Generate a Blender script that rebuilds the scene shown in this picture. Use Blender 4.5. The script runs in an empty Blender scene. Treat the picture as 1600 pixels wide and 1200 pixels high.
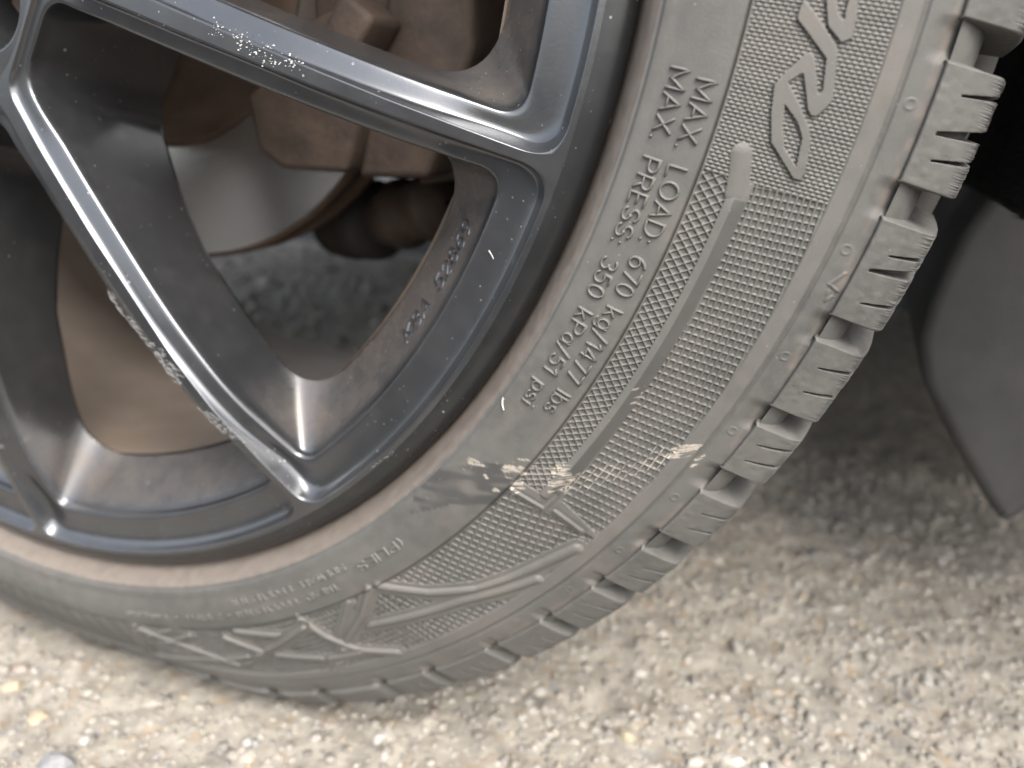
import bpy, bmesh, math, random
import numpy as np
from mathutils import Matrix, Vector

rng = np.random.default_rng(7)
random.seed(7)
S = 0.001            # everything below is measured in millimetres
H = 301.0            # height of the axle above the road
ROLL = math.radians(9.0)   # the wheel has rolled this far from the drawing position
_cr, _sr = math.cos(ROLL), math.sin(ROLL)
RY = np.array([[_cr, 0, -_sr], [0, 1, 0], [_sr, 0, _cr]])

scene = bpy.context.scene
COL = scene.collection

# ------------------------------------------------------------------ camera
cam = bpy.data.cameras.new('camera')
cam_o = bpy.data.objects.new('camera', cam)
COL.objects.link(cam_o)
Rc = np.array([[0.9147151618, 0.0129222830, -0.4038925442],
               [0.3885083887, -0.3030720496, 0.8701773179],
               [-0.1111638636, -0.9528800278, -0.2822450142]])
Cc = RY @ np.array([268.9275, -186.0194, -95.7189])
Rc = RY @ Rc
M = Matrix.Identity(4)
for i in range(3):
    M[i][0] = Rc[i, 0]; M[i][1] = -Rc[i, 1]; M[i][2] = -Rc[i, 2]
    M[i][3] = (Cc[i] + (H if i == 2 else 0)) * S
cam_o.matrix_world = M
cam.sensor_width = 36.0
cam.lens = 1217.5534 / 1600 * 36.0
cam.clip_start = 0.005
cam.clip_end = 400.0
cam.dof.use_dof = True
cam.dof.focus_distance = 0.193
cam.dof.aperture_fstop = 8.5
scene.camera = cam_o

# ------------------------------------------------------------------ light
SUN_EL, SUN_AZ = math.radians(50), math.radians(-42)     # azimuth from +X towards +Y
sd = Vector((math.cos(SUN_EL) * math.cos(SUN_AZ), math.cos(SUN_EL) * math.sin(SUN_AZ), math.sin(SUN_EL)))
world = bpy.data.worlds.new('World')
scene.world = world
world.use_nodes = True
wn = world.node_tree
sky = wn.nodes.new('ShaderNodeTexSky')
sky.sky_type = 'NISHITA'
sky.sun_disc = False
sky.sun_elevation = SUN_EL
sky.sun_rotation = math.radians(90) - SUN_AZ
sky.air_density = 1.0
sky.dust_density = 5.0
sky.ozone_density = 1.0
bg = wn.nodes['Background']
bg.inputs[1].default_value = 0.15
hs = wn.nodes.new('ShaderNodeHueSaturation')
hs.inputs['Saturation'].default_value = .45        # thin white haze over the whole sky
wn.links.new(sky.outputs[0], hs.inputs['Color'])
wn.links.new(hs.outputs[0], bg.inputs[0])
sun = bpy.data.lights.new('sun', 'SUN')
sun.energy = 0.9
sun.angle = math.radians(34)
sun.color = (1.0, 0.95, 0.87)
sun_o = bpy.data.objects.new('sun', sun)
sun_o.rotation_euler = sd.to_track_quat('Z', 'Y').to_euler()
sun_o.location = (0.5, -0.6, 1.6)
COL.objects.link(sun_o)
scene.view_settings.view_transform = 'Standard'
scene.view_settings.look = 'None'
scene.view_settings.exposure = 1.85
scene.view_settings.gamma = 1.0
scene.view_settings.use_curve_mapping = False

# ------------------------------------------------------------------ helpers
def make_mesh(name, V, F, smooth=True):
    """V (n,3) mm, F (m,k) int array, or a list of faces"""
    me = bpy.data.meshes.new(name)
    V = np.asarray(V, float) * S
    if isinstance(F, np.ndarray):
        me.vertices.add(len(V)); me.vertices.foreach_set('co', V.ravel())
        k = F.shape[1]
        me.loops.add(F.size); me.loops.foreach_set('vertex_index', F.ravel().astype(np.int32))
        me.polygons.add(len(F))
        me.polygons.foreach_set('loop_start', np.arange(0, F.size, k, dtype=np.int32))
        me.update(calc_edges=True)
        me.validate()
    else:
        me.from_pydata([tuple(v) for v in V], [], F)
        me.update()
    me.polygons.foreach_set('use_smooth', np.full(len(me.polygons), smooth))
    return me

def add(name, me, mat=None, parent=None, loc=(0, 0, 0)):
    o = bpy.data.objects.new(name, me)
    COL.objects.link(o)
    o.location = loc
    if parent is not None:
        o.parent = parent
    if mat is not None and me is not None and len(me.materials) == 0:
        me.materials.append(mat)
    return o

def tag(o, label=None, cat=None, group=None, kind=None):
    if label: o['label'] = label
    if cat: o['category'] = cat
    if group: o['group'] = group
    if kind: o['kind'] = kind
    return o

def empty(name, loc=(0, 0, 0)):
    o = bpy.data.objects.new(name, None)
    o.empty_display_size = 0.02
    COL.objects.link(o)
    o.location = loc
    return o

def grid_faces(nu, nv, wrap=False, flip=False):
    i = np.arange(nu if wrap else nu - 1)[:, None]
    j = np.arange(nv - 1)[None, :]
    i2 = (i + 1) % nu
    f = np.stack([i * nv + j, i2 * nv + j, i2 * nv + j + 1, i * nv + j + 1], -1).reshape(-1, 4)
    return f[:, ::-1].copy() if flip else f

def grid_mesh(name, P, wrap=False, flip=False, smooth=True):
    nu, nv = P.shape[:2]
    return make_mesh(name, P.reshape(-1, 3), grid_faces(nu, nv, wrap, flip), smooth)

def hermite(xs, ys):
    x = np.array(xs, float); y = np.array(ys, float); m = np.gradient(y, x)
    def g(r):
        r = np.clip(r, x[0], x[-1]); i = np.clip(np.searchsorted(x, r) - 1, 0, len(x) - 2)
        h = x[i + 1] - x[i]; t = (r - x[i]) / h
        return ((2*t**3 - 3*t*t + 1) * y[i] + (t**3 - 2*t*t + t) * h * m[i]
                + (-2*t**3 + 3*t*t) * y[i + 1] + (t**3 - t*t) * h * m[i + 1])
    return g

def sstep(a, b, x):
    t = np.clip((x - a) / (b - a), 0, 1)
    return t * t * (3 - 2 * t)

def vnoise(x, y, seed=0):
    """smooth value noise on arrays"""
    r = np.random.default_rng(seed).random((256, 256))
    xi = np.floor(x).astype(int); yi = np.floor(y).astype(int)
    fx = x - xi; fy = y - yi
    fx = fx * fx * (3 - 2 * fx); fy = fy * fy * (3 - 2 * fy)
    a = r[xi & 255, yi & 255]; b = r[(xi + 1) & 255, yi & 255]
    c = r[xi & 255, (yi + 1) & 255]; d = r[(xi + 1) & 255, (yi + 1) & 255]
    return (a * (1 - fx) + b * fx) * (1 - fy) + (c * (1 - fx) + d * fx) * fy

def axle(P):
    P = np.array(P, float) @ RY.T
    P[..., 2] += H
    return P

# tyre under load: everything on the tyre goes through this
def deform(ang, r, y):
    ang, r, y = np.broadcast_arrays(np.asarray(ang, float), np.asarray(r, float), np.asarray(y, float))
    ang = ang + math.degrees(ROLL)
    phi = np.radians((ang + 90.0 + 180.0) % 360.0 - 180.0)
    g = H / np.maximum(np.cos(phi), .3)
    over = 3.0 * np.log1p(np.exp(np.clip((317.0 - g) / 3.0, -40, 40)))
    u = np.clip((r - 236) / 81.0, 0, 1)
    r2 = r - over * u
    side = np.clip((60 - y) / 60.0, -1, 1)
    y2 = y - over * .3 * np.sin(np.pi * u) * side
    t = np.radians(ang)
    return np.stack([r2 * np.cos(t), y2, r2 * np.sin(t) + H], -1)

yp = hermite([226, 230, 232.5, 234.3, 236, 237.6, 239.5, 245, 252, 259, 266, 274, 282, 290.5, 297.5, 303, 308, 312, 315, 317],
             [12, 9.5, 7.0, 3.6, .3, -2.3, -4.2, -4.9, -4.6, -2.9, -.3, 3.1, 6.7, 10.3, 13.6, 17.2, 22.5, 29.5, 42, 70])

# ------------------------------------------------------------------ materials
def new_mat(name):
    m = bpy.data.materials.new(name); m.use_nodes = True
    nt = m.node_tree
    return m, nt, nt.nodes['Principled BSDF']

def N(nt, t, **kw):
    n = nt.nodes.new(t)
    for k, v in kw.items():
        setattr(n, k, v)
    return n

def noise(nt, scale, detail=4, rough=.55, vec=None):
    n = N(nt, 'ShaderNodeTexNoise')
    n.inputs['Scale'].default_value = scale
    n.inputs['Detail'].default_value = detail
    n.inputs['Roughness'].default_value = rough
    if vec is not None: nt.links.new(vec, n.inputs['Vector'])
    return n.outputs['Fac']

def ramp(nt, fac, stops):
    r = N(nt, 'ShaderNodeValToRGB')
    e = r.color_ramp.elements
    while len(e) < len(stops): e.new(.5)
    for el, (p, c) in zip(e, stops):
        el.position = p
        el.color = c if len(c) == 4 else (*c, 1)
    nt.links.new(fac, r.inputs[0])
    return r.outputs[0]

def mixc(nt, fac, a, b, mode='MIX'):
    n = N(nt, 'ShaderNodeMix', data_type='RGBA', blend_type=mode)
    for sock, v in ((n.inputs[0], fac), (n.inputs[6], a), (n.inputs[7], b)):
        if hasattr(v, 'is_output') or isinstance(v, bpy.types.NodeSocket): nt.links.new(v, sock)
        elif isinstance(v, (int, float)): sock.default_value = v
        else: sock.default_value = (*v, 1) if len(v) == 3 else v
    return n.outputs[2]

def mathn(nt, op, a, b=0.0):
    n = N(nt, 'ShaderNodeMath', operation=op)
    for i, v in enumerate((a, b)):
        if isinstance(v, bpy.types.NodeSocket): nt.links.new(v, n.inputs[i])
        else: n.inputs[i].default_value = v
    return n.outputs[0]

def bump(nt, bsdf, h, strength=.3, dist=.0005):
    b = N(nt, 'ShaderNodeBump')
    b.inputs['Strength'].default_value = strength
    b.inputs['Distance'].default_value = dist
    nt.links.new(h, b.inputs['Height'])
    nt.links.new(b.outputs[0], bsdf.inputs['Normal'])

def objvec(nt):
    g = N(nt, 'ShaderNodeNewGeometry')
    return g.outputs['Position']

def specks(nt, scale, radius, vec):
    """small round dust grains: 1 inside a grain"""
    v = N(nt, 'ShaderNodeTexVoronoi')
    v.inputs['Scale'].default_value = scale
    nt.links.new(vec, v.inputs['Vector'])
    sep = N(nt, 'ShaderNodeSeparateColor')
    nt.links.new(v.outputs['Color'], sep.inputs[0])
    pick = mathn(nt, 'GREATER_THAN', sep.outputs[0], .72)
    rr = mathn(nt, 'MULTIPLY', sep.outputs[1], radius)
    near = mathn(nt, 'LESS_THAN', v.outputs['Distance'], rr)
    return mathn(nt, 'MULTIPLY', pick, near)

DIM = .60        # the place is exposed generously: keep every diffuse colour at its real, darker value
def base_col(nt, b, c, tint=(1, 1, 1)):
    k = tuple(DIM * t for t in tint)
    nt.links.new(mixc(nt, 1.0, c, k, 'MULTIPLY'), b.inputs['Base Color'])

def rubber_mat(name, attr=True, greyed=0.0):
    m, nt, b = new_mat(name)
    v = objvec(nt)
    n1 = noise(nt, 24, 5, .6, v)
    n2 = noise(nt, 260, 4, .6, v)
    n3 = noise(nt, 1500, 3, .6, v)
    c = ramp(nt, n1, [(.3, (.088, .086, .082)), (.7, (.140, .136, .128))])
    c = mixc(nt, ramp(nt, n2, [(.35, (0, 0, 0)), (.75, (.5, .5, .5))]), c, (.165, .16, .15))
    c = mixc(nt, ramp(nt, n3, [(.55, (0, 0, 0)), (.8, (.35, .35, .35))]), c, (.20, .19, .17))
    if attr:
        at = N(nt, 'ShaderNodeAttribute', attribute_name='wear_relief_tint')
        sep = N(nt, 'ShaderNodeSeparateColor')
        nt.links.new(at.outputs['Color'], sep.inputs[0])
        c = mixc(nt, mathn(nt, 'MULTIPLY', at.outputs['Alpha'], .34), c, (.205, .196, .178))  # alpha: lighter tone on ridge tops, painted relief contrast
        brown = ramp(nt, n2, [(.25, (.185, .155, .132)), (.8, (.27, .228, .198))])
        c = mixc(nt, sep.outputs[1], c, brown)
        c = mixc(nt, sep.outputs[2], c, (.048, .049, .050))
        cream = ramp(nt, n3, [(.3, (.36, .31, .25)), (.7, (.60, .555, .49))])
        c = mixc(nt, sep.outputs[0], c, cream)
    sp = specks(nt, 420, .13, v)
    c = mixc(nt, mathn(nt, 'MULTIPLY', sp, .22), c, (.5, .47, .41))
    if greyed: c = mixc(nt, greyed, c, (.20, .19, .172))  # raised letters painted lighter to bring out their relief
    base_col(nt, b, c, (1.0, 1.0, .985))
    nt.links.new(ramp(nt, n2, [(.3, (.52, .52, .52)), (.7, (.72, .72, .72))]), b.inputs['Roughness'])
    b.inputs['Specular IOR Level'].default_value = .45
    bump(nt, b, n3, .25, .0002)
    return m

M_rubber = rubber_mat('sidewall_rubber')
M_tread = rubber_mat('tread_rubber', attr=False)
M_letter = rubber_mat('lightened_letter_rubber', attr=False, greyed=.15)

def alloy_mat(name, base=(.10, .104, .11), rough=.18, dust=.10):
    m, nt, b = new_mat(name)
    v = objvec(nt)
    n1 = noise(nt, 30, 4, .6, v)
    n2 = noise(nt, 900, 4, .65, v)
    n4 = noise(nt, 130, 5, .65, v)
    c = mixc(nt, ramp(nt, n1, [(.3, (0, 0, 0)), (.75, (1, 1, 1))]), base, tuple(x * 1.25 for x in base))
    d = mathn(nt, 'MULTIPLY', ramp(nt, n4, [(.45, (0, 0, 0)), (.8, (1, 1, 1))]), dust)
    ga = N(nt, 'ShaderNodeAttribute', attribute_name='grime')
    gs = N(nt, 'ShaderNodeSeparateColor'); nt.links.new(ga.outputs['Color'], gs.inputs[0])
    d = mathn(nt, 'MAXIMUM', d, mathn(nt, 'MULTIPLY', gs.outputs[0], ramp(nt, n4, [(.25, (.25, .25, .25)), (.7, (.75, .75, .75))])))
    c = mixc(nt, d, c, (.105, .085, .07))
    s1 = specks(nt, 260, .13, v)
    s2 = specks(nt, 700, .2, v)
    sp = mathn(nt, 'MAXIMUM', mathn(nt, 'MULTIPLY', s1, .55), mathn(nt, 'MULTIPLY', s2, .4))
    clump = ramp(nt, noise(nt, 45, 3, .6, v), [(.42, (.15, .15, .15)), (.62, (1, 1, 1))])
    sp = mathn(nt, 'MULTIPLY', sp, clump)
    c = mixc(nt, sp, c, (.62, .62, .60))
    nt.links.new(c, b.inputs['Base Color'])
    met = mathn(nt, 'SUBTRACT', .85, mathn(nt, 'MAXIMUM', mathn(nt, 'MULTIPLY', sp, .85), mathn(nt, 'MULTIPLY', d, .7)))
    nt.links.new(met, b.inputs['Metallic'])
    r = mixc(nt, n4, (rough - .05,) * 3, (rough + .14,) * 3)
    nt.links.new(r, b.inputs['Roughness'])
    b.inputs['Coat Weight'].default_value = .12
    b.inputs['Coat Roughness'].default_value = .25
    bump(nt, b, n2, .12, .0002)
    return m

M_alloy = alloy_mat('satin_grey_alloy')
M_lip = alloy_mat('satin_grey_rim_lip', base=(.05, .052, .054), rough=.28, dust=.10)

def simple_mat(name, c1, c2, scale=120, rough=.6, metal=0.0, bstr=.3, bdist=.0006, scale2=None, coat=0):
    m, nt, b = new_mat(name)
    v = objvec(nt)
    n1 = noise(nt, scale, 5, .6, v)
    n2 = noise(nt, scale2 or scale * 6, 4, .6, v)
    c = ramp(nt, n1, [(.3, c1), (.7, c2)])
    if metal < .5: base_col(nt, b, c)
    else: nt.links.new(c, b.inputs['Base Color'])
    b.inputs['Roughness'].default_value = rough
    b.inputs['Metallic'].default_value = metal
    bump(nt, b, n2, bstr, bdist)
    return m

M_barrel = simple_mat('brake_dusted_barrel', (.42, .335, .265), (.56, .46, .375), 25, .5, .25, .1, .0003)
M_bare = simple_mat('scraped_bare_aluminium', (.45, .45, .44), (.9, .9, .88), 1600, .45, .35, 1.0, .0008)
M_salt = simple_mat('dried_salt', (.6, .6, .58), (.85, .84, .82), 900, .8)
M_disc = None
M_rust = simple_mat('rusty_cast_iron', (.06, .042, .032), (.135, .095, .07), 70, .75, .15, .5, .0008)
M_hat = simple_mat('rusty_disc_hat', (.07, .045, .032), (.15, .10, .07), 40, .7, .2, .2, .0005)
M_blackrub = simple_mat('black_rubber_boot', (.018, .016, .015), (.05, .042, .036), 60, .7)
M_felt = simple_mat('black_felt', (.006, .006, .006), (.016, .015, .014), 900, .95, 0, 1.0, .002, 1800)
M_plastic = simple_mat('dusty_charcoal_plastic', (.05, .05, .051), (.095, .091, .085), 22, .7, 0, .4, .0006, 900)
M_under = simple_mat('underbody_black', (.012, .012, .012), (.03, .028, .026), 30, .85)
M_paint = simple_mat('dark_body_paint', (.03, .032, .035), (.036, .038, .042), 10, .3)
M_fibre = simple_mat('white_fibre', (.7, .68, .62), (.8, .78, .72), 500, .6)

def disc_mat():
    m, nt, b = new_mat('brushed_brake_iron')
    v = objvec(nt)
    sx = N(nt, 'ShaderNodeSeparateXYZ'); nt.links.new(v, sx.inputs[0])
    z = mathn(nt, 'SUBTRACT', sx.outputs[2], H * S)
    r = mathn(nt, 'SQRT', mathn(nt, 'ADD', mathn(nt, 'MULTIPLY', sx.outputs[0], sx.outputs[0]), mathn(nt, 'MULTIPLY', z, z)))
    cv = N(nt, 'ShaderNodeCombineXYZ'); nt.links.new(r, cv.inputs[0])
    rings = noise(nt, 2200, 3, .7, cv.outputs[0])
    n1 = noise(nt, 60, 4, .6, v)
    c = mixc(nt, n1, (.55, .54, .525), (.68, .665, .645))
    c = mixc(nt, mathn(nt, 'MULTIPLY', rings, .35), c, (.22, .20, .18))
    nt.links.new(c, b.inputs['Base Color'])
    b.inputs['Metallic'].default_value = .92
    b.inputs['Roughness'].default_value = .2
    bump(nt, b, rings, .3, .0002)
    return m
M_disc = disc_mat()

def ground_mat():
    m, nt, b = new_mat('weathered_concrete')
    v = objvec(nt)
    n1 = noise(nt, 9, 4, .6, v)
    n2 = noise(nt, 170, 6, .7, v)
    vo = N(nt, 'ShaderNodeTexVoronoi'); vo.inputs['Scale'].default_value = 210
    nt.links.new(v, vo.inputs['Vector'])
    sep = N(nt, 'ShaderNodeSeparateColor'); nt.links.new(vo.outputs['Color'], sep.inputs[0])
    agg = ramp(nt, sep.outputs[0], [(0.0, (.30, .28, .25)), (.35, (.44, .40, .33)), (.6, (.52, .48, .41)), (.8, (.38, .35, .31)), (.93, (.42, .29, .17)), (1.0, (.24, .25, .27))])
    c = ramp(nt, n2, [(.28, (.19, .175, .15)), (.5, (.32, .30, .26)), (.75, (.46, .43, .38))])
    c = mixc(nt, .55, c, agg)
    c = mixc(nt, ramp(nt, n1, [(.35, (0, 0, 0)), (.7, (.3, .3, .3))]), c, (.33, .295, .25))
    n5 = noise(nt, 55, 4, .65, v)
    c = mixc(nt, ramp(nt, n5, [(.34, (.5, .5, .5)), (.52, (0, 0, 0))]), c, (.13, .12, .105))
    base_col(nt, b, c, (1.15, 1.15, 1.14))
    b.inputs['Roughness'].default_value = .9
    b.inputs['Specular IOR Level'].default_value = .2
    bump(nt, b, n2, .8, .002)
    return m
M_ground = ground_mat()

M_dark_surround = simple_mat('dark_surround', (.035, .035, .035), (.065, .063, .06), 60, .9, 0, .8, .003, 500)  # surround made dark so the flat alloy faces reflect less light

def stone_mat():
    m, nt, b = new_mat('aggregate_stone')
    v = objvec(nt)
    at = N(nt, 'ShaderNodeAttribute', attribute_name='tint')
    oi = N(nt, 'ShaderNodeObjectInfo')
    n = noise(nt, 500, 4, .6, v)
    c = mixc(nt, ramp(nt, n, [(.3, (0, 0, 0)), (.8, (.6, .6, .6))]), at.outputs['Color'], (.30, .27, .23))
    n5 = noise(nt, 55, 4, .65, v)
    c = mixc(nt, ramp(nt, n5, [(.36, (.4, .4, .4)), (.5, (0, 0, 0))]), c, (.17, .155, .135))
    base_col(nt, b, c, (1.04, 1.04, 1.03))
    b.inputs['Roughness'].default_value = .75
    bump(nt, b, n, .4, .0006)
    return m
M_stones = stone_mat()

STONE_COLS = [(.48, .445, .385), (.52, .49, .43), (.45, .41, .35), (.57, .54, .49), (.38, .35, .31), (.40, .38, .36),
              (.30, .305, .31), (.46, .36, .25), (.50, .42, .30), (.42, .34, .29), (.50, .47, .42), (.32, .30, .27)]
def stone_obj_mat(i, c):
    return simple_mat('stone_colour', tuple(x * .8 for x in c), tuple(min(1, x * 1.12) for x in c), 350, .75)
M_stone = [stone_obj_mat(i, c) for i, c in enumerate(STONE_COLS)]

# ------------------------------------------------------------------ ground
def ico(sub=1):
    bm = bmesh.new(); bmesh.ops.create_icosphere(bm, subdivisions=sub, radius=1)
    V = np.array([v.co[:] for v in bm.verts]); F = np.array([[v.index for v in f.verts] for f in bm.faces], np.int32)
    bm.free(); return V, F

def gh(x, y):
    return (2.2 * (vnoise(x / 27, y / 27, 1) - .75) + 2.0 * (vnoise(x / 9, y / 9, 2) - .75) + 1.2 * (vnoise(x / 4, y / 4, 3) - .75))
x0, x1, y0, y1 = -760., 620., -215., 960.
gx = np.arange(x0, x1 + .1, 2.6); gy = np.arange(y0, y1 + .1, 2.6)
X, Y = np.meshgrid(gx, gy, indexing='ij')
edge = np.minimum(np.minimum(X - X.min(), X.max() - X), np.minimum(Y - Y.min(), Y.max() - Y))
Z = gh(X, Y) * sstep(0, 30, edge)
ground = add('ground', grid_mesh('ground', np.stack([X, Y, Z], -1)), M_ground)
tag(ground, 'pale weathered concrete road surface with exposed aggregate', kind='structure')
X1, Y1 = X.max(), Y.max()
B = 14000.
outer = [(-B, -B), (B, -B), (B, B), (-B, B)]; inner = [(x0, y0), (X1, y0), (X1, Y1), (x0, Y1)]
V = [(*p, 0) for p in outer] + [(*p, 0) for p in inner]
Fq = [[0, 1, 5, 4], [1, 2, 6, 5], [2, 3, 7, 6], [3, 0, 4, 7]]
far = add('road', make_mesh('road', V, Fq, False), M_dark_surround)
tag(far, 'ground around the pale concrete, added dark to dim reflections in the wheel', kind='structure')

def under_tyre(x, y, m=6):
    return (np.abs(x) < 70 + m) & (y > 20 - m) & (y < 215 + m)
IV, IF = ico(2)
def blob(seed):
    r = np.random.default_rng(seed)
    d = r.normal(size=(5, 3)); d /= np.linalg.norm(d, axis=1)[:, None]
    k = 1 + .24 * np.tanh(2 * (IV @ d.T)).dot(r.uniform(-1, 1, 5)) / 1.6
    return IV * k[:, None] * np.array([1, r.uniform(.7, 1), r.uniform(.5, .75)])
BL = [blob(s) for s in range(24)]
# joined small aggregate
KV, KF = ico(1)
def blob_small(seed):
    r = np.random.default_rng(100 + seed)
    return KV * r.uniform(.72, 1.2, (len(KV), 1)) * np.array([1, r.uniform(.7, 1), r.uniform(.6, .85)])
BS = np.array([blob_small(i) for i in range(40)])
near_n, far_n = 50000, 5200
px = np.r_[rng.uniform(-240, 580, near_n), rng.uniform(-720, 250, far_n)]; py = np.r_[rng.uniform(-190, 440, near_n), rng.uniform(230, 920, far_n)]
n = near_n + far_n
sz = np.clip(np.exp(rng.normal(.25, .42, n)), .7, 3.6); sz[near_n:] *= 3.0
keep = ~under_tyre(px, py)
px, py, sz = px[keep], py[keep], sz[keep]; n = len(px)
pz = gh(px, py) + sz * rng.uniform(-.35, .25, n)
cols = np.array(STONE_COLS)
wts = np.array([3, 3, 3, 1.2, 2.4, 1.6, .8, .25, .4, .4, 3, 2.0]); wts = wts / wts.sum()
ci = rng.choice(len(cols), n, p=wts)
ang_ = rng.uniform(0, 6.283, n); c_, s_ = np.cos(ang_)[:, None], np.sin(ang_)[:, None]
b_ = BS[np.arange(n) % 40] * sz[:, None, None]
VV = np.stack([b_[..., 0] * c_ - b_[..., 1] * s_ + px[:, None], b_[..., 0] * s_ + b_[..., 1] * c_ + py[:, None], b_[..., 2] + pz[:, None]], -1)
FF = (KF[None] + len(KV) * np.arange(n)[:, None, None]).reshape(-1, 3).astype(np.int32)
me = make_mesh('gravel', VV.reshape(-1, 3), FF)
at = me.color_attributes.new('tint', 'FLOAT_COLOR', 'POINT')
cc = np.clip(cols[ci] * rng.uniform(.55, 1.1, (n, 1)) * np.where(py[:, None] > 440, rng.uniform(.4, 1.5, (n, 1)), 1.0), 0, 1)
at.data.foreach_set('color', np.repeat(np.c_[cc, np.ones(n)], len(KV), 0).astype(np.float32).ravel())
gv = add('gravel', me, M_stones, ground)
tag(gv, 'fine exposed stones bedded in the concrete', kind='stuff')
# larger stones, one object each
SM = []
for s in range(10):
    mm = make_mesh('stone', BS[s] if False else BL[s] * np.random.default_rng(s).uniform(.86, 1.12, (len(BL[s]), 1)), IF, False)
    SM.append(mm)
SMM = {}
placed = []
def stone(x, y, size, ci, rot):
    k = (rot_i := int(rot * 10) % 10, ci)
    if k not in SMM:
        mm = SM[k[0]].copy(); mm.materials.clear(); mm.materials.append(M_stone[ci]); SMM[k] = mm
    o = bpy.data.objects.new('stone', SMM[k]); COL.objects.link(o)
    o.parent = ground
    z = float(gh(np.array([x]), np.array([y]))[0])
    o.location = (x * S, y * S, (z - size * .12) * S)
    o.scale = (size,) * 3
    o.rotation_euler = (0, 0, rot)
for x, y, sz_, c_ in [(32, -36, 8, 6), (2, -20, 5, 8), (-22, -14, 4.5, 8), (-30, -4, 4.5, 9), (140, 30, 4.5, 3), (120, -10, 4, 7), (228, 8, 4.5, 8), (245, 60, 5, 3), (275, 80, 5, 3)]:
    placed.append((x, y, sz_)); stone(x, y, sz_, c_, random.random())
tries = 0
while len(placed) < 230 and tries < 4000:
    tries += 1
    x = random.uniform(-120, 480); y = random.uniform(-90, 360)
    s_ = min(5.5, max(2.6, math.exp(random.gauss(1.15, .25))))
    if under_tyre(np.array([x]), np.array([y]), s_ + 3)[0]: continue
    if any((x - a) ** 2 + (y - b) ** 2 < (s_ + c) ** 2 for a, b, c in placed): continue
    placed.append((x, y, s_)); stone(x, y, s_, int(rng.choice(len(cols), p=wts)), random.uniform(0, 6.28))

# ------------------------------------------------------------------ the wheel
wheel = empty('wheel')
tag(wheel, 'satin dark grey alloy wheel with dusty scuffed dust-covered low-profile tyre standing on the concrete', 'wheel')

# --- sidewall relief, as a height field over angle and radius
RM = 270.0
def tmm(a): return -np.radians(np.asarray(a, float)) * RM        # tangential millimetres, growing clockwise

def poly_dist(T, R_, pts):
    P = [(float(tmm(a)), r) for a, r in pts]
    d = np.full(T.shape, 1e9)
    for (xa, ya), (xb, yb) in zip(P[:-1], P[1:]):
        dx, dy = xb - xa, yb - ya
        L2 = dx * dx + dy * dy + 1e-9
        t = np.clip(((T - xa) * dx + (R_ - ya) * dy) / L2, 0, 1)
        d = np.minimum(d, np.hypot(T - xa - t * dx, R_ - ya - t * dy))
    return d

def in_poly(T, R_, pts):
    P = [(float(tmm(a)), r) for a, r in pts]
    c = np.zeros(T.shape, bool)
    j = len(P) - 1
    for i in range(len(P)):
        xi, yi = P[i]; xj, yj = P[j]
        if yi != yj:
            c ^= ((yi > R_) != (yj > R_)) & (T < (xj - xi) * (R_ - yi) / (yj - yi) + xi)
        j = i
    return c

BARS = [  # polylines (angle, radius), half width, height
    ([(-60.2, 258.7), (-57.5, 269.5), (-54.6, 277.2), (-52.4, 280.0), (-49.1, 283.2), (-47.3, 285.5)], 1.9, 1.1),
    ([(-65.1, 270.4), (-60.4, 274.4), (-56.3, 277.9), (-53.7, 281.9), (-51.0, 285.6)], 1.8, 1.1),
    ([(-61.1, 258.0), (-63.7, 265.9), (-66.8, 273.0), (-71.0, 286.5)], 1.6, 1.35),
    ([(-63.7, 259.2), (-67.6, 271.5)], 1.2, .8),
    ([(-69.1, 258.7), (-68.5, 270.0), (-67.2, 280.0), (-64.6, 286.0)], 1.5, 1.35),
    ([(-76.5, 259.8), (-71.4, 266.2), (-69.3, 262.2)], 1.4, 1.25),
    ([(-79.9, 280.7), (-75.9, 272.3), (-69.6, 263.6)], 1.5, 1.35),
    ([(-78.3, 262.7), (-75.9, 272.3)], 1.3, 1.25),
    ([(-74.8, 274.6), (-70.4, 280.9)], 1.3, 1.25),
    ([(-87.7, 259.3), (-89.3, 275.0), (-90.5, 286.5)], 1.5, 1.35),
    ([(-87.0, 266.1), (-83.1, 258.7)], 1.2, .8),
    ([(-89.1, 286.0), (-83.0, 279.0), (-78.0, 274.7)], 1.4, 1.25),
    ([(-82.0, 262.0), (-86.5, 271.0)], 1.3, 1.1),
    ([(-79.9, 280.7), (-84.5, 268.0), (-87.4, 262.0)], 1.3, 1.1),
    ([(-70.4, 280.9), (-67.4, 281.5)], 1.3, 1.1),
    ([(-46.03, 259.3), (-45.97, 269.8), (-44.2, 269.9)], .75, .55),
    ([(-45.72, 272.6), (-46.0, 282.2)], .8, .55),
    ([(-26.3, 297.1), (-27.0, 295.0), (-27.2, 297.6)], .35, .35),
    ([(-27.5, 296.9), (-27.8, 296.1), (-27.3, 295.6)], .35, .35),
]
BLOCKS = [(-10.5, -15.4), (-17.0, -21.9), (-23.5, -28.3), (-29.6, -33.6), (-34.8, -37.9), (-39.7, -43.2), (-44.8, -48.0), (-49.2, -52.7), (-53.8, -57.6)]
a_ = -58.8
while a_ > -362.5:
    L = (3.7, 4.6, 3.4, 5.0)[len(BLOCKS) % 4]
    BLOCKS.append((a_, a_ - L)); a_ -= L + 1.2
BLOCKS = [b for b in BLOCKS if b[1] > -368.5]

def tri(x, w): return np.clip(1 - np.abs(x) / w, 0, 1)
def per(x, p): return (x / p - np.round(x / p)) * p               # signed distance to nearest multiple of p

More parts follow.
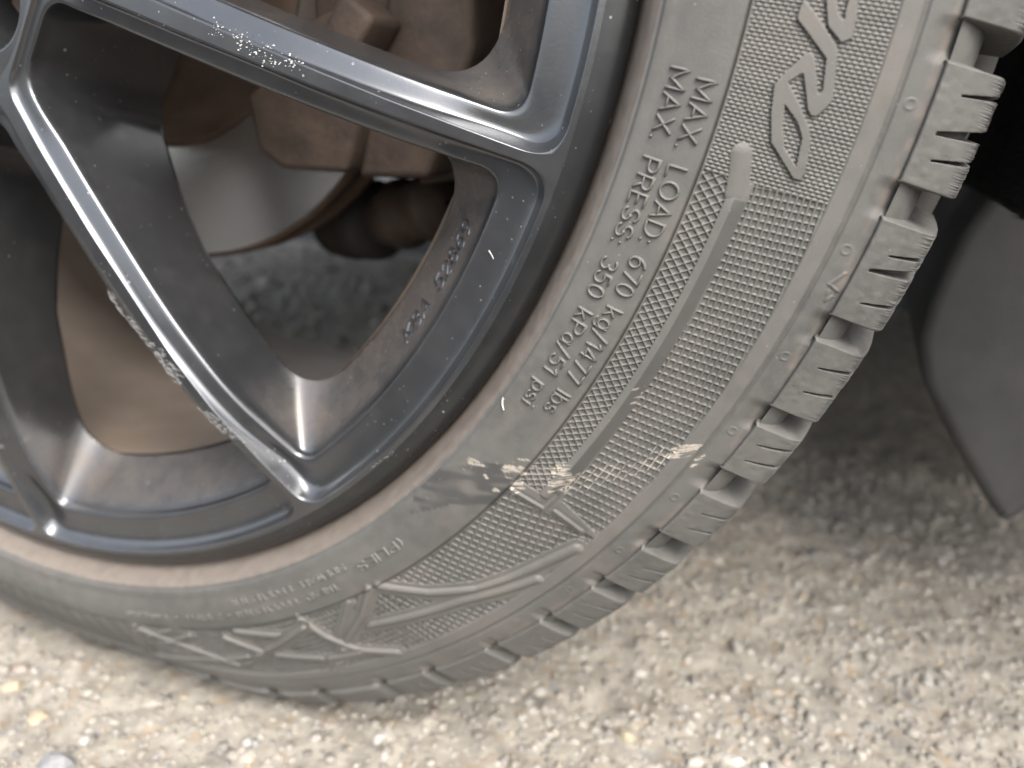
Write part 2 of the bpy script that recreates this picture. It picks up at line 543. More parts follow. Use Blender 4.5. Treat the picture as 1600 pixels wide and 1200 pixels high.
LET = [[(-15.73, 268.16), (-16.2, 271.13), (-17.23, 276.42), (-17.54, 277.03), (-18.68, 278.2), (-19.32, 278.94), (-19.53, 278.8), (-20.09, 277.24), (-20.11, 276.1), (-19.97, 275.35), (-18.47, 271.97), (-18.53, 271.56), (-19.0, 269.32), (-19.99, 273.54), (-20.69, 276.43), (-21.33, 277.82), (-22.58, 279.06), (-22.9, 278.79), (-22.9, 277.38), (-21.66, 270.41), (-20.39, 268.31), (-19.24, 267.21), (-18.77, 268.32), (-17.76, 271.39), (-17.7, 272.11), (-17.89, 273.04), (-19.32, 275.94), (-19.14, 276.97), (-17.79, 275.64), (-17.68, 275.15), (-16.44, 267.98), (-16.12, 267.88)]]
LET_HOLE = [(-19.97, 270.33), (-20.54, 273.79), (-21.14, 275.93), (-22.4, 276.96), (-21.73, 273.12), (-20.94, 271.49)]
LET_U = [(-13.2, 269.3), (-15.53, 272.42), (-16.49, 274.04), (-17.01, 277.35), (-16.79, 278.95), (-16.07, 278.68), (-15.35, 277.87), (-12.9, 275.2), (-12.95, 273.8), (-15.39, 276.61), (-16.2, 276.8), (-16.22, 276.05), (-15.95, 274.87), (-15.47, 274.07), (-13.1, 270.9)]

def relief(A, R_):
    T = tmm(A)
    h = np.zeros(A.shape)
    fine = (A > -23.7) | (A < -88.6)
    # fine knurl: short radial dashes in staggered rows
    p = 0.84
    row = np.floor(T / p)
    ft = np.abs(T / p - row - .5) * 2
    vr = R_ + (row % 2) * .74
    fr = np.abs(vr / 1.48 - np.floor(vr / 1.48) - .5) * 2
    hf = -.38 + .40 * (1 - sstep(.35, .95, ft)) * (1 - sstep(.62, .98, fr))
    # coarse crossed ribs; the pitch grows along the band and the lower panels are turned a little
    ta = np.radians(np.arange(0, 140, .25)) * RM
    pt = np.interp(np.degrees(ta / RM), [20, 24, 46, 140], [1.75, 1.75, 2.55, 2.55])
    cum = np.concatenate([[0], np.cumsum((ta[1:] - ta[:-1]) / (.5 * (pt[1:] + pt[:-1])))])
    ph = np.interp(T, ta, cum)
    pr_ = np.interp(-A, [24, 46, 60], [1.5, 2.05, 2.3])
    pv = (R_ - 272) / pr_
    low = (A <= -46.0) & (A > -60.5)
    c1 = np.where(low, ph * .95 + (R_ - 272) / 2.55 * .30, ph + pv * .06)
    c2 = np.where(low, (R_ - 272) / 2.4 * .95 - (T - 200) / 2.4 * .30, pv - (ph - 100) * .05)
    e1 = np.abs(c1 - np.round(c1)) * pt.mean(); e2 = np.abs(c2 - np.round(c2)) * pr_
    hg = -.62 + .62 * np.maximum(tri(e1, .42) * .9, tri(e2, .46))
    hg = hg * np.where(A < -59.5, 1.5, 1.0)
    # thin inner band with diamond crossings
    q3 = per(T * .74 + (R_ - 259) * .67, 1.85); q4 = per(T * .74 - (R_ - 259) * .67, 1.85)
    hd = -.6 + .6 * np.maximum(tri(q3, .36), tri(q4, .36))
    mid = (A <= -23.7) & (A > -46.0)
    hb = np.where(fine, hf, hg)
    hb = np.where(mid & (R_ < 265.6), hd, hb)
    # smooth roof-shaped rib between the two grids
    ribz = mid & (R_ >= 265.4) & (R_ < 270.2) & (A > -45.9)
    xr = R_ - 267.3
    rib = .9 * sstep(-23.6, -25.2, A) * np.clip(1 - np.where(xr < 0, -xr / 2.0, xr / 3.2), 0, 1)
    hb = np.where(ribz, rib, hb)
    # rounded head of the rib
    dh = poly_dist(T, R_, [(-22.5, 265.2), (-23.3, 266.3), (-24.4, 267.2)])
    hb = np.where(dh < 2.3, np.maximum(.5 * np.clip(1 - (dh / 2.3) ** 2, 0, 1), np.maximum(hb, -.05)), hb)
    # pads closing both grids at their lower end
    hb = np.where(mid & (A < -45.15) & (R_ < 269.5), .1, hb)
    hb = np.where(mid & (A < -44.75 - .06 * (R_ - 271)) & (R_ >= 270.2), .1, hb)
    band = sstep(258.6, 259.1, R_) * (1 - sstep(286.0, 286.6, R_))
    h = h * (1 - band) + hb * band
    # big lettering
    up = np.zeros(A.shape, bool)
    for L in LET: up |= in_poly(T, R_, L)
    up &= ~in_poly(T, R_, LET_HOLE)
    up |= in_poly(T, R_, LET_U)
    for L in LET + [LET_U]:
        sl_ = slice(0, int((A[:, 0] > -24.5).sum()))
        up[sl_] |= poly_dist(T[sl_], R_[sl_], L + L[:1]) < .22
    h = np.where(up, .55, h)
    # raised bars
    for pts, w, ht in BARS:
        aa = [q[0] for q in pts]
        sel = np.where((A[:, 0] > min(aa) - 1.2) & (A[:, 0] < max(aa) + 1.2))[0]
        if not len(sel): continue
        s0, s1 = sel[0], sel[-1] + 1
        d = poly_dist(T[s0:s1], R_[s0:s1], pts)
        sub = h[s0:s1]
        floor = np.where(d < w * 1.9, 0.0, sub)
        sub = np.where(d < w * 1.9, floor + ht * np.clip(1 - (d / w) ** 2, 0, 1), sub)
        h[s0:s1] = sub
    # shoulder lines
    h += .35 * sstep(286.4, 287.0, R_) * (1 - sstep(290.6, 291.2, R_))
    h -= .75 * np.exp(-((R_ - 291.6) / .38) ** 2)
    h -= .5 * np.exp(-((R_ - 240.3) / .35) ** 2)
    h += .25 * sstep(298.0, 298.5, R_) * 0
    # scoops between the tread blocks
    for b0, b1 in BLOCKS:
        g0 = b1 - (.85 if b1 > -44 else .55)
        near = np.abs(A - g0) * (1.0 if b1 > -44 else 1.5)
        h -= float(np.interp(-b1, [38, 55], [2.0, 1.0])) * sstep(293.0, 299.5, R_) * (1 - sstep(.35, 1.0, near))
        c0 = .5 * (b0 + b1)
        d = np.hypot(T - float(tmm(c0 + .6)), R_ - 294.7)
        h += .22 * np.exp(-((d - 1.0) / .22) ** 2)
    return h

def wear_relief_tint(A, R_, h):
    T = tmm(A)
    c = np.zeros(A.shape + (4,), np.float32); c[..., 3] = 1
    # brown bead ring
    br = 1 - sstep(238.9, 240.0, R_ + .5 * (vnoise(T / 2.0, R_ / 1.0, 11) - .5))
    c[..., 1] = br * .95 + (1 - br) * .16 * sstep(.55, .8, vnoise(T / 14, R_ / 6, 12))
    # dust lying along the foot of the tread blocks
    du = sstep(295.5, 297.5, R_) * (1 - sstep(298.6, 299.4, R_)) * sstep(.35, .7, vnoise(T / 3.0, R_ / 1.2, 17))
    c[..., 1] = np.maximum(c[..., 1], du * .5)
    # scrape: coordinates along and across the stroke
    a0, r0, a1, r1 = -47.5, 241.0, -37.2, 291.0
    dx, dy = float(tmm(a1) - tmm(a0)), r1 - r0
    L = math.hypot(dx, dy); dx /= L; dy /= L
    u = (T - float(tmm(a0))) * dx + (R_ - r0) * dy
    v = -(T - float(tmm(a0))) * dy + (R_ - r0) * dx
    streak = vnoise(u / 5.0 + 40, v / .33 + 40, 13) * .6 + vnoise(u / 1.6 + 40, v / .7 + 40, 14) * .4
    m = np.zeros(A.shape)
    def patch(pts, th, soft=.12, st=streak, amp=1.0):
        nonlocal m
        ins = in_poly(T, R_, pts)
        m = np.maximum(m, ins * sstep(th, th + soft, st) * amp)
    patch([(-42.5, 263.2), (-42.2, 266.5), (-42.9, 269.5), (-44.2, 269.6), (-44.7, 267.3), (-44.0, 264.6)], .36, .22, streak, .95)
    blot = vnoise(u / 2.2, v / 1.2, 15)
    patch([(-44.2, 253.0), (-43.5, 256.5), (-43.2, 259.5), (-44.8, 260.0), (-45.6, 256.5), (-45.2, 253)], .56, .1, blot * .5 + streak * .5)
    patch([(-47.6, 240.3), (-45.2, 248.0), (-44.3, 254.5), (-45.3, 256), (-46.4, 252.5), (-48.0, 242.5)], .70, .1, blot * .6 + streak * .4)
    patch([(-46.2, 250.5), (-45.6, 255.5), (-46.3, 260.5), (-47.4, 254.0)], .76, .06, blot)
    patch([(-45.7, 257.5), (-45.0, 259.0), (-45.4, 262.0), (-46.4, 260.5)], .5, .08)
    top = sstep(-.32, -.05, h)
    patch([(-43.2, 268.0), (-42.2, 270.4), (-38.6, 281.0), (-38.0, 286.0), (-39.6, 286.3), (-41.5, 280.0), (-44.3, 271.0)], .33, .22, streak * (.35 + .65 * top))
    patch([(-44.6, 259.6), (-43.2, 259.4), (-42.9, 264.5), (-44.9, 265.5)], .40, .2, streak * (.4 + .6 * top), .8)
    patch([(-38.9, 285.6), (-38.2, 289.9), (-37.1, 290.8), (-37.6, 287.0), (-38.2, 285.0)], .26, .2)
    patch([(-38.9, 292.0), (-38.3, 293.4), (-37.6, 293.0), (-38.2, 291.6)], .55)
    patch([(-35.7, 266.9), (-35.4, 269.6), (-36.4, 270.4), (-37.4, 269.6), (-37.2, 268.2), (-36.4, 268.2)], .62, .15, streak, .7)
    c[..., 0] = np.clip(m, 0, 1)
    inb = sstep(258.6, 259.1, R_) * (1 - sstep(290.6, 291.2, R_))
    c[..., 3] = inb * sstep(-.32, -.02, h) * (.65 + .35 * vnoise(T / 9, R_ / 5, 18))  # raised tops painted lighter: relief contrast put into the colour
    dk = in_poly(T, R_, [(-48.6, 240.2), (-45.6, 248.8), (-44.4, 255.0), (-45.9, 258.9), (-48.2, 258.8), (-49.9, 250.5), (-53.4, 244.5), (-51.6, 240.2)]).astype(float)
    dk = dk * sstep(.15, .7, vnoise(u / 5, v / 1.6, 16))
    dk = np.maximum(dk, sstep(267.2, 267.6, R_) * (1 - sstep(269.9, 270.3, R_)) * ((A < -24.6) & (A > -44.6)) * .9)  # outer slope of the rib painted darker: slope shading put into the colour
    c[..., 2] = dk * .68
    return c

A_hi = np.concatenate([np.arange(-5, -62, -.043), np.arange(-62, -122, -.085), np.arange(-122, -136, -.3), [-136.0]])
R_hi = np.concatenate([[226, 228, 230, 231.5], np.arange(232.5, 241.5, .35), np.arange(241.5, 258.3, .8), np.arange(258.3, 287.2, .19), np.arange(287.2, 300.01, .38)])
AA, RR = np.meshgrid(A_hi, R_hi, indexing='ij')
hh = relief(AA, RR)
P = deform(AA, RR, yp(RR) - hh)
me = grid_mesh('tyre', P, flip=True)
at = me.color_attributes.new('wear_relief_tint', 'FLOAT_COLOR', 'POINT')
at.data.foreach_set('color', wear_relief_tint(AA, RR, hh).ravel())
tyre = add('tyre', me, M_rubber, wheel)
# the rest of the sidewall round the top of the wheel
A_lo = np.linspace(-136, -365, 240)
R_lo = np.concatenate([[226, 230], np.arange(232.5, 241.5, 1.0), np.arange(241.5, 300, 2.5), [300.0]])
AA, RR = np.meshgrid(A_lo, R_lo, indexing='ij')
me = grid_mesh('sidewall', deform(AA, RR, yp(RR)), flip=True)
at = me.color_attributes.new('wear_relief_tint', 'FLOAT_COLOR', 'POINT')
cw = np.zeros(AA.shape + (4,), np.float32); cw[..., 3] = .2; cw[..., 1] = .95 * (1 - sstep(238.9, 240, RR))
at.data.foreach_set('color', cw.ravel())
add('sidewall', me, M_rubber, tyre)
# tread floor, centre ribs and inner sidewall
pr = np.array([(299.2, 14.6), (300.8, 16.3), (302.6, 18.8), (304.2, 22.3), (305.3, 27), (305.9, 34), (306.3, 45), (306.6, 60), (307, 84), (307, 88), (316.5, 88.5), (317, 108), (316.5, 128), (307, 128.5), (307, 140), (315, 170), (306, 196), (295, 208), (270, 219), (250, 220), (236, 212), (228, 205)], float)
AT = np.linspace(0, -360, 721)[:-1]
P = deform(AT[:, None], pr[None, :, 0], pr[None, :, 1])
add('tread', grid_mesh('tread', P, wrap=True, flip=True), M_tread, tyre)

# --- tread blocks
BP = np.array([(298.4, 16.5), (298.5, 14.4), (298.7, 13.4), (299.1, 13.0), (300.6, 14.0), (301.9, 14.95), (303.2, 15.9), (304.5, 16.85), (305.8, 17.8), (307.1, 18.8), (308.4, 19.9), (309.6, 21.0), (310.7, 22.1), (311.5, 23.2), (312.1, 25.2), (312.6, 28.5), (313.4, 34), (314.6, 45), (315.8, 62), (316.8, 82)], float)
BP = np.vstack([BP[:4], [[np.interp(t, np.arange(len(BP)), BP[:, 0]), np.interp(t, np.arange(len(BP)), BP[:, 1])] for t in np.arange(3.34, 15.01, .333)], BP[16:]])
FL = np.array([(298.2, 17.0), (300.8, 18.3), (302.6, 20.8), (304.2, 24.3), (305.3, 31), (306, 50), (306.6, 82)])
def block_mesh(b0, b1, hi, seed):
    r = random.Random(seed)
    na = 220 if hi else 9
    prof = BP if hi else BP[::4]
    A = np.linspace(b0, b1, na)
    L = abs(b1 - b0)
    d0 = np.minimum(np.abs(A - b0), np.abs(A - b1)) * 5.35           # mm to the block end
    Ag = np.repeat(A[:, None], len(prof), 1)
    Rg = np.repeat(prof[None, :, 0], na, 0).copy(); Yg = np.repeat(prof[None, :, 1], na, 0).copy()
    # rounded ends
    rnd = np.clip(1 - d0 / .45, 0, 1)[:, None] ** 2 * .5
    Rg -= rnd * .8; Yg += rnd * .6
    # slight skew of the block across the shoulder
    Ag = Ag - (Rg - 299) * .016
    if hi:
        ns = 3 if L > 4.5 else 2
        for k in range(ns):
            ac = b0 + (b1 - b0) * ((k + 1) / (ns + 1) + r.uniform(-.05, .05))
            wide = (k == 1 and ns == 3)
            st = (302.9 if not wide else 302.2) + r.uniform(-.6, 1.6)
            d = (A[:, None] - ac) * 5.35 + (Rg - 305) * -.18
            w = (.17 + .042 * np.clip(Rg - st, 0, 12)) * (2.2 if wide else 1.0)
            m = (1 - sstep(w * .8, w + .06, np.abs(d))) * sstep(st, st + .5, Rg)
            Rg -= 3.2 * m; Yg += 2.8 * m
        # feathered, worn outer edge
        jit = (np.array([r.random() for _ in range(na)]) - .5)[:, None]
        e = sstep(308.5, 312, Rg) * (1 - sstep(315, 316.5, Rg))
        Rg += e * jit * .5
        bump_n = vnoise(A[:, None] * 4 + seed * 7 + Rg * 0, Rg / 1.3, 31) - .5
        Rg += bump_n * .10; Yg -= bump_n * .10
    top = deform(Ag, Rg, Yg)
    fr = np.interp(np.linspace(0, 1, len(prof)), np.linspace(0, 1, len(FL)), FL[:, 0])
    fy = np.interp(np.linspace(0, 1, len(prof)), np.linspace(0, 1, len(FL)), FL[:, 1])
    e0 = deform(np.full(len(prof), b0 + .15) - (fr - 299) * .016, fr, fy)
    e1 = deform(np.full(len(prof), b1 - .15) - (fr - 299) * .016, fr, fy)
    G = np.concatenate([e0[None], top, e1[None]], 0)
    return grid_mesh('tread_block', G, flip=True)
for i, (b0, b1) in enumerate(BLOCKS):
    hi = b1 > -72
    add('tread_block', block_mesh(b0, b1, hi, i), M_tread, tyre)

# --- moulded lettering on the tyre: rounded single-stroke letters swept over the rubber
def arc(cx, cy, rx, ry, a0, a1, n=12):
    return [(cx + rx * math.cos(math.radians(a0 + (a1 - a0) * i / n)), cy + ry * math.sin(math.radians(a0 + (a1 - a0) * i / n))) for i in range(n + 1)]
GL = {
 'M': (.86, [[(0, 0), (0, 1), (.43, .2), (.86, 1), (.86, 0)]]),
 'A': (.76, [[(0, 0), (.38, 1), (.76, 0)], [(.13, .34), (.63, .34)]]),
 'X': (.68, [[(0, 0), (.68, 1)], [(0, 1), (.68, 0)]]),
 '.': (.12, [[(.03, .02), (.09, .02)]]),
 ':': (.12, [[(.03, .02), (.09, .02)], [(.03, .55), (.09, .55)]]),
 'L': (.52, [[(0, 1), (0, 0), (.52, 0)]]),
 'O': (.82, [arc(.41, .5, .41, .5, 90, 450, 24)]),
 'D': (.70, [[(0, 0), (0, 1)] + arc(.25, .5, .45, .5, 90, -90, 14) + [(0, 0)]]),
 'P': (.60, [[(0, 0), (0, 1)] + arc(.33, .73, .27, .27, 90, -90, 10) + [(0, .46)]]),
 'R': (.62, [[(0, 0), (0, 1)] + arc(.33, .73, .27, .27, 90, -90, 10) + [(0, .46)], [(.33, .46), (.62, 0)]]),
 'E': (.54, [[(.54, 1), (0, 1), (0, 0), (.54, 0)], [(0, .52), (.46, .52)]]),
 'S': (.60, [arc(.30, .75, .28, .25, 20, 270, 14) + arc(.30, .25, .30, .25, 90, -165, 14)]),
 'I': (.06, [[(.03, 0), (.03, 1)]]),
 'W': (1.0, [[(0, 1), (.26, 0), (.5, .9), (.74, 0), (1.0, 1)]]),
 'T': (.62, [[(0, 1), (.62, 1)], [(.31, 1), (.31, 0)]]),
 'Y': (.66, [[(0, 1), (.33, .48), (.66, 1)], [(.33, .48), (.33, 0)]]),
 'N': (.68, [[(0, 0), (0, 1), (.68, 0), (.68, 1)]]),
 '+': (.5, [[(0, .45), (.5, .45)], [(.25, .7), (.25, .2)]]),
 '(': (.22, [arc(.5, .42, .48, .72, 130, 230, 8)]),
 ')': (.22, [arc(-.28, .42, .48, .72, 50, -50, 8)]),
 '/': (.42, [[(0, -.12), (.42, 1.1)]]),
 'K': (.64, [[(0, 0), (0, 1)], [(.6, 1), (0, .4)], [(.2, .58), (.64, 0)]]),
 'B': (.60, [[(0, 0), (0, 1)] + arc(.32, .76, .24, .24, 90, -90, 8) + [(0, .52), (.32, .52)] + arc(.32, .26, .28, .26, 90, -90, 8) + [(0, 0)]]),
 'k': (.50, [[(0, 0), (0, 1)], [(.45, .66), (0, .26)], [(.18, .42), (.5, 0)]]),
 'g': (.52, [arc(.26, .33, .26, .33, 90, 450, 18), [(.52, .66), (.52, -.08)] + arc(.26, -.08, .26, .22, 0, -150, 10)]),
 'l': (.06, [[(.03, 0), (.03, 1)]]),
 'b': (.52, [[(0, 1), (0, 0)], arc(.26, .33, .26, .33, 90, 450, 18)]),
 's': (.42, [arc(.21, .50, .19, .165, 20, 270, 10) + arc(.21, .165, .21, .165, 90, -165, 10)]),
 'a': (.50, [arc(.25, .33, .25, .33, 90, 450, 18), [(.5, .66), (.5, 0)]]),
 'p': (.52, [[(0, .66), (0, -.3)], arc(.26, .33, .26, .33, 90, 450, 18)]),
 'i': (.06, [[(.03, 0), (.03, .66)], [(.03, .9), (.03, .95)]]),
 '0': (.56, [arc(.28, .5, .28, .5, 90, 450, 20)]),
 '1': (.26, [[(0, .78), (.22, 1), (.22, 0)]]),
 '2': (.54, [arc(.27, .73, .26, .27, 165, -20, 10) + [(0, 0), (.54, 0)]]),
 '3': (.54, [arc(.25, .76, .25, .24, 150, -80, 10) + arc(.26, .27, .28, .27, 80, -155, 12)]),
 '4': (.58, [[(.42, 0), (.42, 1), (0, .28), (.58, .28)]]),
 '5': (.54, [[(.48, 1), (.08, 1), (.03, .53)] + arc(.26, .32, .28, .32, 120, -155, 14)]),
 '6': (.54, [arc(.27, .31, .27, .31, 90, 450, 18), arc(.52, .31, .52, .69, 180, 100, 8)]),
 '7': (.54, [[(0, 1), (.54, 1), (.18, 0)]]),
 '8': (.54, [arc(.27, .76, .22, .24, 90, 450, 16), arc(.27, .27, .27, .27, 90, 450, 18)]),
 '9': (.54, [arc(.27, .69, .27, .31, 90, 450, 18), arc(.02, .69, .52, .69, 0, -80, 8)]),
 ' ': (.42, []),
}
def stroke_text(body, a_start, a_end, cap, w, height, place, gap=.24):
    """place(angle, radial offset, lift) -> mm; the line is stretched to fill a_start..a_end"""
    total = sum(GL[c][0] for c in body) + gap * (len(body) - 1)
    V = []; F = []; x = 0.0; nv = 0
    deg = (a_end - a_start) / total
    sect = [(-1.0, -.12), (-.82, .45), (-.42, .88), (0, 1.0), (.42, .88), (.82, .45), (1.0, -.12)]
    mmx = cap                       # one unit in the plane of the letters
    for ch in body:
        gw, strokes = GL[ch]
        for st in strokes:
            pts = np.array(st, float)
            # subdivide long straight runs so the letters follow the curved rubber
            q = [pts[0]]
            for p0, p1 in zip(pts[:-1], pts[1:]):
                m = max(1, int(np.linalg.norm(p1 - p0) / .25))
                for k in range(1, m + 1): q.append(p0 + (p1 - p0) * k / m)
            pts = np.array(q)
            n = len(pts)
            d = np.zeros_like(pts)
            d[1:-1] = pts[2:] - pts[:-2]; d[0] = pts[1] - pts[0]; d[-1] = pts[-1] - pts[-2]
            d /= np.linalg.norm(d, axis=1)[:, None] + 1e-9
            nn = np.stack([-d[:, 1], d[:, 0]], 1)
            # corner mitre
            for k in range(1, n - 1):
                e = pts[k] - pts[k - 1]; e = e / (np.linalg.norm(e) + 1e-9)
                c = abs(nn[k] @ np.array([-e[1], e[0]]))
                nn[k] /= max(c, .55)
            ext = w / cap * .6
            pts = np.vstack([pts[:1] - d[:1] * ext, pts, pts[-1:] + d[-1:] * ext])
            nn = np.vstack([nn[:1] * .45, nn, nn[-1:] * .45])
            lift = np.r_[.35, np.ones(n), .35]
            G = np.zeros((n + 2, len(sect), 3))
            for j, (sx, sh) in enumerate(sect):
                q2 = pts + nn * sx * w / cap
                G[:, j] = place(a_start + (x + q2[:, 0]) * deg, q2[:, 1] * cap, sh * height * lift)
            V.append(G.reshape(-1, 3)); F.append(grid_faces(n + 2, len(sect)) + nv); nv += (n + 2) * len(sect)
        x += gw + gap
    return make_mesh('lettering', np.concatenate(V), np.concatenate(F).astype(np.int32))
def on_sidewall(rb):
    return lambda a, rr, z: deform(a, rb + rr, yp(rb + rr) - z)
for body, a0, a1, rb, cap, w, ht in [
    ('MAX. LOAD: 670 kg/1477 lbs', -19.7, -39.75, 251.5, 4.1, .36, .75),
    ('MAX. PRESS: 350 kPa/51 psi', -19.45, -40.2, 245.4, 4.0, .36, .75),
    ('(PLIES:', -55.6, -60.9, 248.4, 3.1, .27, .45),
    ('SIDEWALL 1 POLYESTER', -61.6, -74.8, 246.3, 2.3, .24, .4),
    ('TREAD: 1 POLYESTER + 2 STEEL + 1 NYLON)', -63.4, -88.0, 251.3, 2.2, .24, .4)]:
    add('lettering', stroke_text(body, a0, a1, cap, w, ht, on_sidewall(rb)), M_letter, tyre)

# --- alloy rim
fx_ = [20, 40, 60, 75, 90, 120, 164, 184, 205, 218, 226, 233.]
fy_ = [-14, -14, -14.2, -15.3, -16.6, -17.5, -16.5, -14, -8.7, -4.8, -2.5, 0]
_xs = np.arange(0, 260, 1.0); _ys = np.interp(_xs, fx_, fy_)
_k = np.hanning(17); _k /= _k.sum()
_ysm = np.convolve(np.pad(_ys, 8, mode='edge'), _k, 'valid')
def yf(r): return np.interp(r, _xs, _ysm)

def half_loop(hub_v, side0, side1, rr_, c_hub, c_rim, n):
    """window half outline from (0,hub_v) along hub end, spoke side, rim arc to (0,rr_); coordinates (u,v)"""
    s0 = np.array(side0, float); s1 = np.array(side1, float); d = (s1 - s0) / np.linalg.norm(s1 - s0)
    k0 = (hub_v - s0[1]) / d[1]; A0 = s0 + d * k0
    # intersection with the rim circle
    b = s0 @ d; c = s0 @ s0 - rr_ ** 2; t = -b + math.sqrt(b * b - c); A1 = s0 + d * t
    th1 = math.atan2(A1[0], A1[1])
    n1, n2, n3, n4, n5 = n
    out = []
    u_end = max(A0[0] - c_hub, .5)
    out.append(np.stack([np.linspace(0, u_end, n1, endpoint=False), np.full(n1, hub_v)], 1))
    p0 = np.array([u_end, hub_v]); p2 = A0 + d * c_hub
    t_ = np.linspace(0, 1, n2, endpoint=False)[:, None]
    out.append((1 - t_) ** 2 * p0 + 2 * t_ * (1 - t_) * A0 + t_ ** 2 * p2)
    q0 = A1 - d * c_rim; thc = th1 - c_rim / rr_; q2 = np.array([math.sin(thc), math.cos(thc)]) * rr_
    t_ = np.linspace(0, 1, n3, endpoint=False)[:, None]
    out.append(p2 + (q0 - p2) * t_)
    t_ = np.linspace(0, 1, n4, endpoint=False)[:, None]
    out.append((1 - t_) ** 2 * q0 + 2 * t_ * (1 - t_) * A1 + t_ ** 2 * q2)
    th = np.linspace(thc, 0, n5)
    out.append(np.stack([np.sin(th), np.cos(th)], 1) * rr_)
    return np.concatenate(out)
NN = (5, 14, 44, 16, 22)
L_out = half_loop(67.0, (18.1, 65.5), (67.3, 211.0), 225.6, 6.0, 9.0, NN)
L_in = half_loop(70.3, (12.8, 69.2), (58.2, 203.3), 211.5, 7.5, 7.0, NN)
L_back = half_loop(79.5, (19.5, 85.0), (53.0, 190.0), 194.5, 11.0, 20.0, NN)
nL = len(L_out)
half18 = math.radians(18)
HUB_R, RIM_R = 66.0, 227.0
# matching path: hub circle, spoke axis, rim circle
n1, n2, n3, n4, n5 = NN
nh = n1 + n2 // 2; ns_ = n2 - n2 // 2 + n3 + n4 // 2; nr = nL - nh - ns_
Qp = []
for t in np.linspace(0, 1, nh, endpoint=False): Qp.append((HUB_R, half18 * t))
for t in np.linspace(0, 1, ns_, endpoint=False): Qp.append((HUB_R + (RIM_R - HUB_R) * t, half18))
for t in np.linspace(0, 1, nr): Qp.append((RIM_R, half18 * (1 - t)))
Q = np.array([(r * math.sin(t), r * math.cos(t)) for r, t in Qp])
Bp = []
for (r, t) in Qp: Bp.append((min(max(r, 66.0), 197.0), t))
Bq = np.array([(r * math.sin(t), r * math.cos(t)) for r, t in Bp])
cols_ = []
def rad2(p): return np.hypot(p[:, 0], p[:, 1])
for t in np.linspace(0, 1, 6):
    p = Q + (L_out - Q) * t
    cols_.append((p, yf(rad2(p))))
yl_ = hermite([60, 70, 90, 120, 164, 184, 192, 200, 207, 213, 230], [-13.0, -13.2, -14.8, -15.7, -14.3, -10.8, -8.3, -4.6, -1.2, .6, 1.0])
for s_, f_, ex in [(.012, .03, 0), (.03, .12, 0), (.055, .27, 0), (.085, .44, 0), (.12, .60, 0), (.16, .74, 0), (.21, .86, 0), (.27, .94, 0), (.34, .985, 0), (.44, 1, 0),
                   (.58, 1, .03), (.72, 1, .06), (.82, 1, .1), (.88, 1, .2), (.92, 1, .42), (.95, 1, .8), (.975, 1, 1.4), (.99, 1, 2.0), (1.0, 1, 2.7)]:
    p = L_out + (L_in - L_out) * s_
    r_ = rad2(p)
    tilt = 1.25 * np.clip((s_ - .30) / .6, 0, 1) * (1 - sstep(192, 206, r_)) * sstep(80, 95, r_)
    cols_.append((p, yf(r_) + (yl_(r_) - yf(r_)) * f_ + ex + tilt))
yb = yf(rad2(L_back)) + np.interp(L_back[:, 1], [76, 84, 95, 110, 130, 200], [48, 46, 41.5, 36, 31, 30])
yi = cols_[-1][1]
for t in [.03, .07, .13, .25, .4, .55, .7, .82, .9, .95, .985]:
    p = L_in + (L_back - L_in) * t
    cols_.append((p, yi + (yb - yi) * t))
cols_.append((L_back, yb))
p = L_back + (Bq - L_back) * .05
cols_.append((p, yb + 1.2))
cols_.append((Bq, np.maximum(yb, 16) + 2.0))
def spoke_mesh():
    V = []; F = []
    for sgn in (1, -1):
        G = np.zeros((nL, len(cols_), 3))
        for j, (p, y) in enumerate(cols_):
            r = rad2(p); th = np.arctan2(p[:, 0], p[:, 1])
            a = sgn * (half18 - th)
            G[:, j, 0] = r * np.cos(a); G[:, j, 1] = y; G[:, j, 2] = r * np.sin(a)
        f = grid_faces(nL, len(cols_), flip=(sgn > 0)) + len(V) * nL * len(cols_)
        V.append(G.reshape(-1, 3)); F.append(f)
    me = make_mesh('spoke', np.concatenate(V), np.concatenate(F))
    at = me.color_attributes.new('grime', 'FLOAT_COLOR', 'POINT')
    gr = np.zeros((nL, len(cols_), 4), np.float32)
    for j, (p, y) in enumerate(cols_):
        if j >= 25: gr[:, j, 0] = sstep(176, 196, rad2(p)) * sstep(25, 28, j)
    at.data.foreach_set('color', np.concatenate([gr, gr]).ravel())
    bm = bmesh.new(); bm.from_mesh(me)
    bmesh.ops.remove_doubles(bm, verts=bm.verts, dist=2e-5)
    for fc in bm.faces: fc.smooth = True
    bm.to_mesh(me); bm.free()
    return me
lipp = [(227, yf(227.)), (228.4, yf(226.) + .6), (229.3, yf(226.) + .95), (230.2, yf(226.) + 1.5), (231.4, yf(226.) + 2.1), (232.3, 1.0), (232.9, 2.2), (233.1, 4.0), (232.2, 8.0), (229, 12), (222, 14.5), (212, 18), (203, 24), (198.5, 32)]
TH = np.radians(np.linspace(0, 360, 361)[:-1])
def revolve(name, prof, flip=False, th=TH):
    prof = np.array(prof, float)
    P = np.stack([prof[None, :, 0] * np.cos(th)[:, None], np.repeat(prof[None, :, 1], len(th), 0), prof[None, :, 0] * np.sin(th)[:, None]], -1)
    return grid_mesh(name, axle(P), wrap=True, flip=flip)
rim = add('rim', revolve('rim', lipp), M_lip, wheel)
bar = add('barrel', revolve('barrel', [(193.6, 18.5), (195.5, 26), (198, 36), (200, 48), (201, 70), (201.5, 92), (198.6, 97), (198.8, 128), (201.5, 134), (203, 170), (204, 205), (207, 212), (213, 216), (222, 218), (226, 212), (224, 204), (212, 198), (210, 90), (214, 40), (206, 26)]), M_barrel, rim)
sm = spoke_mesh()
A_SPOKE = -26.4
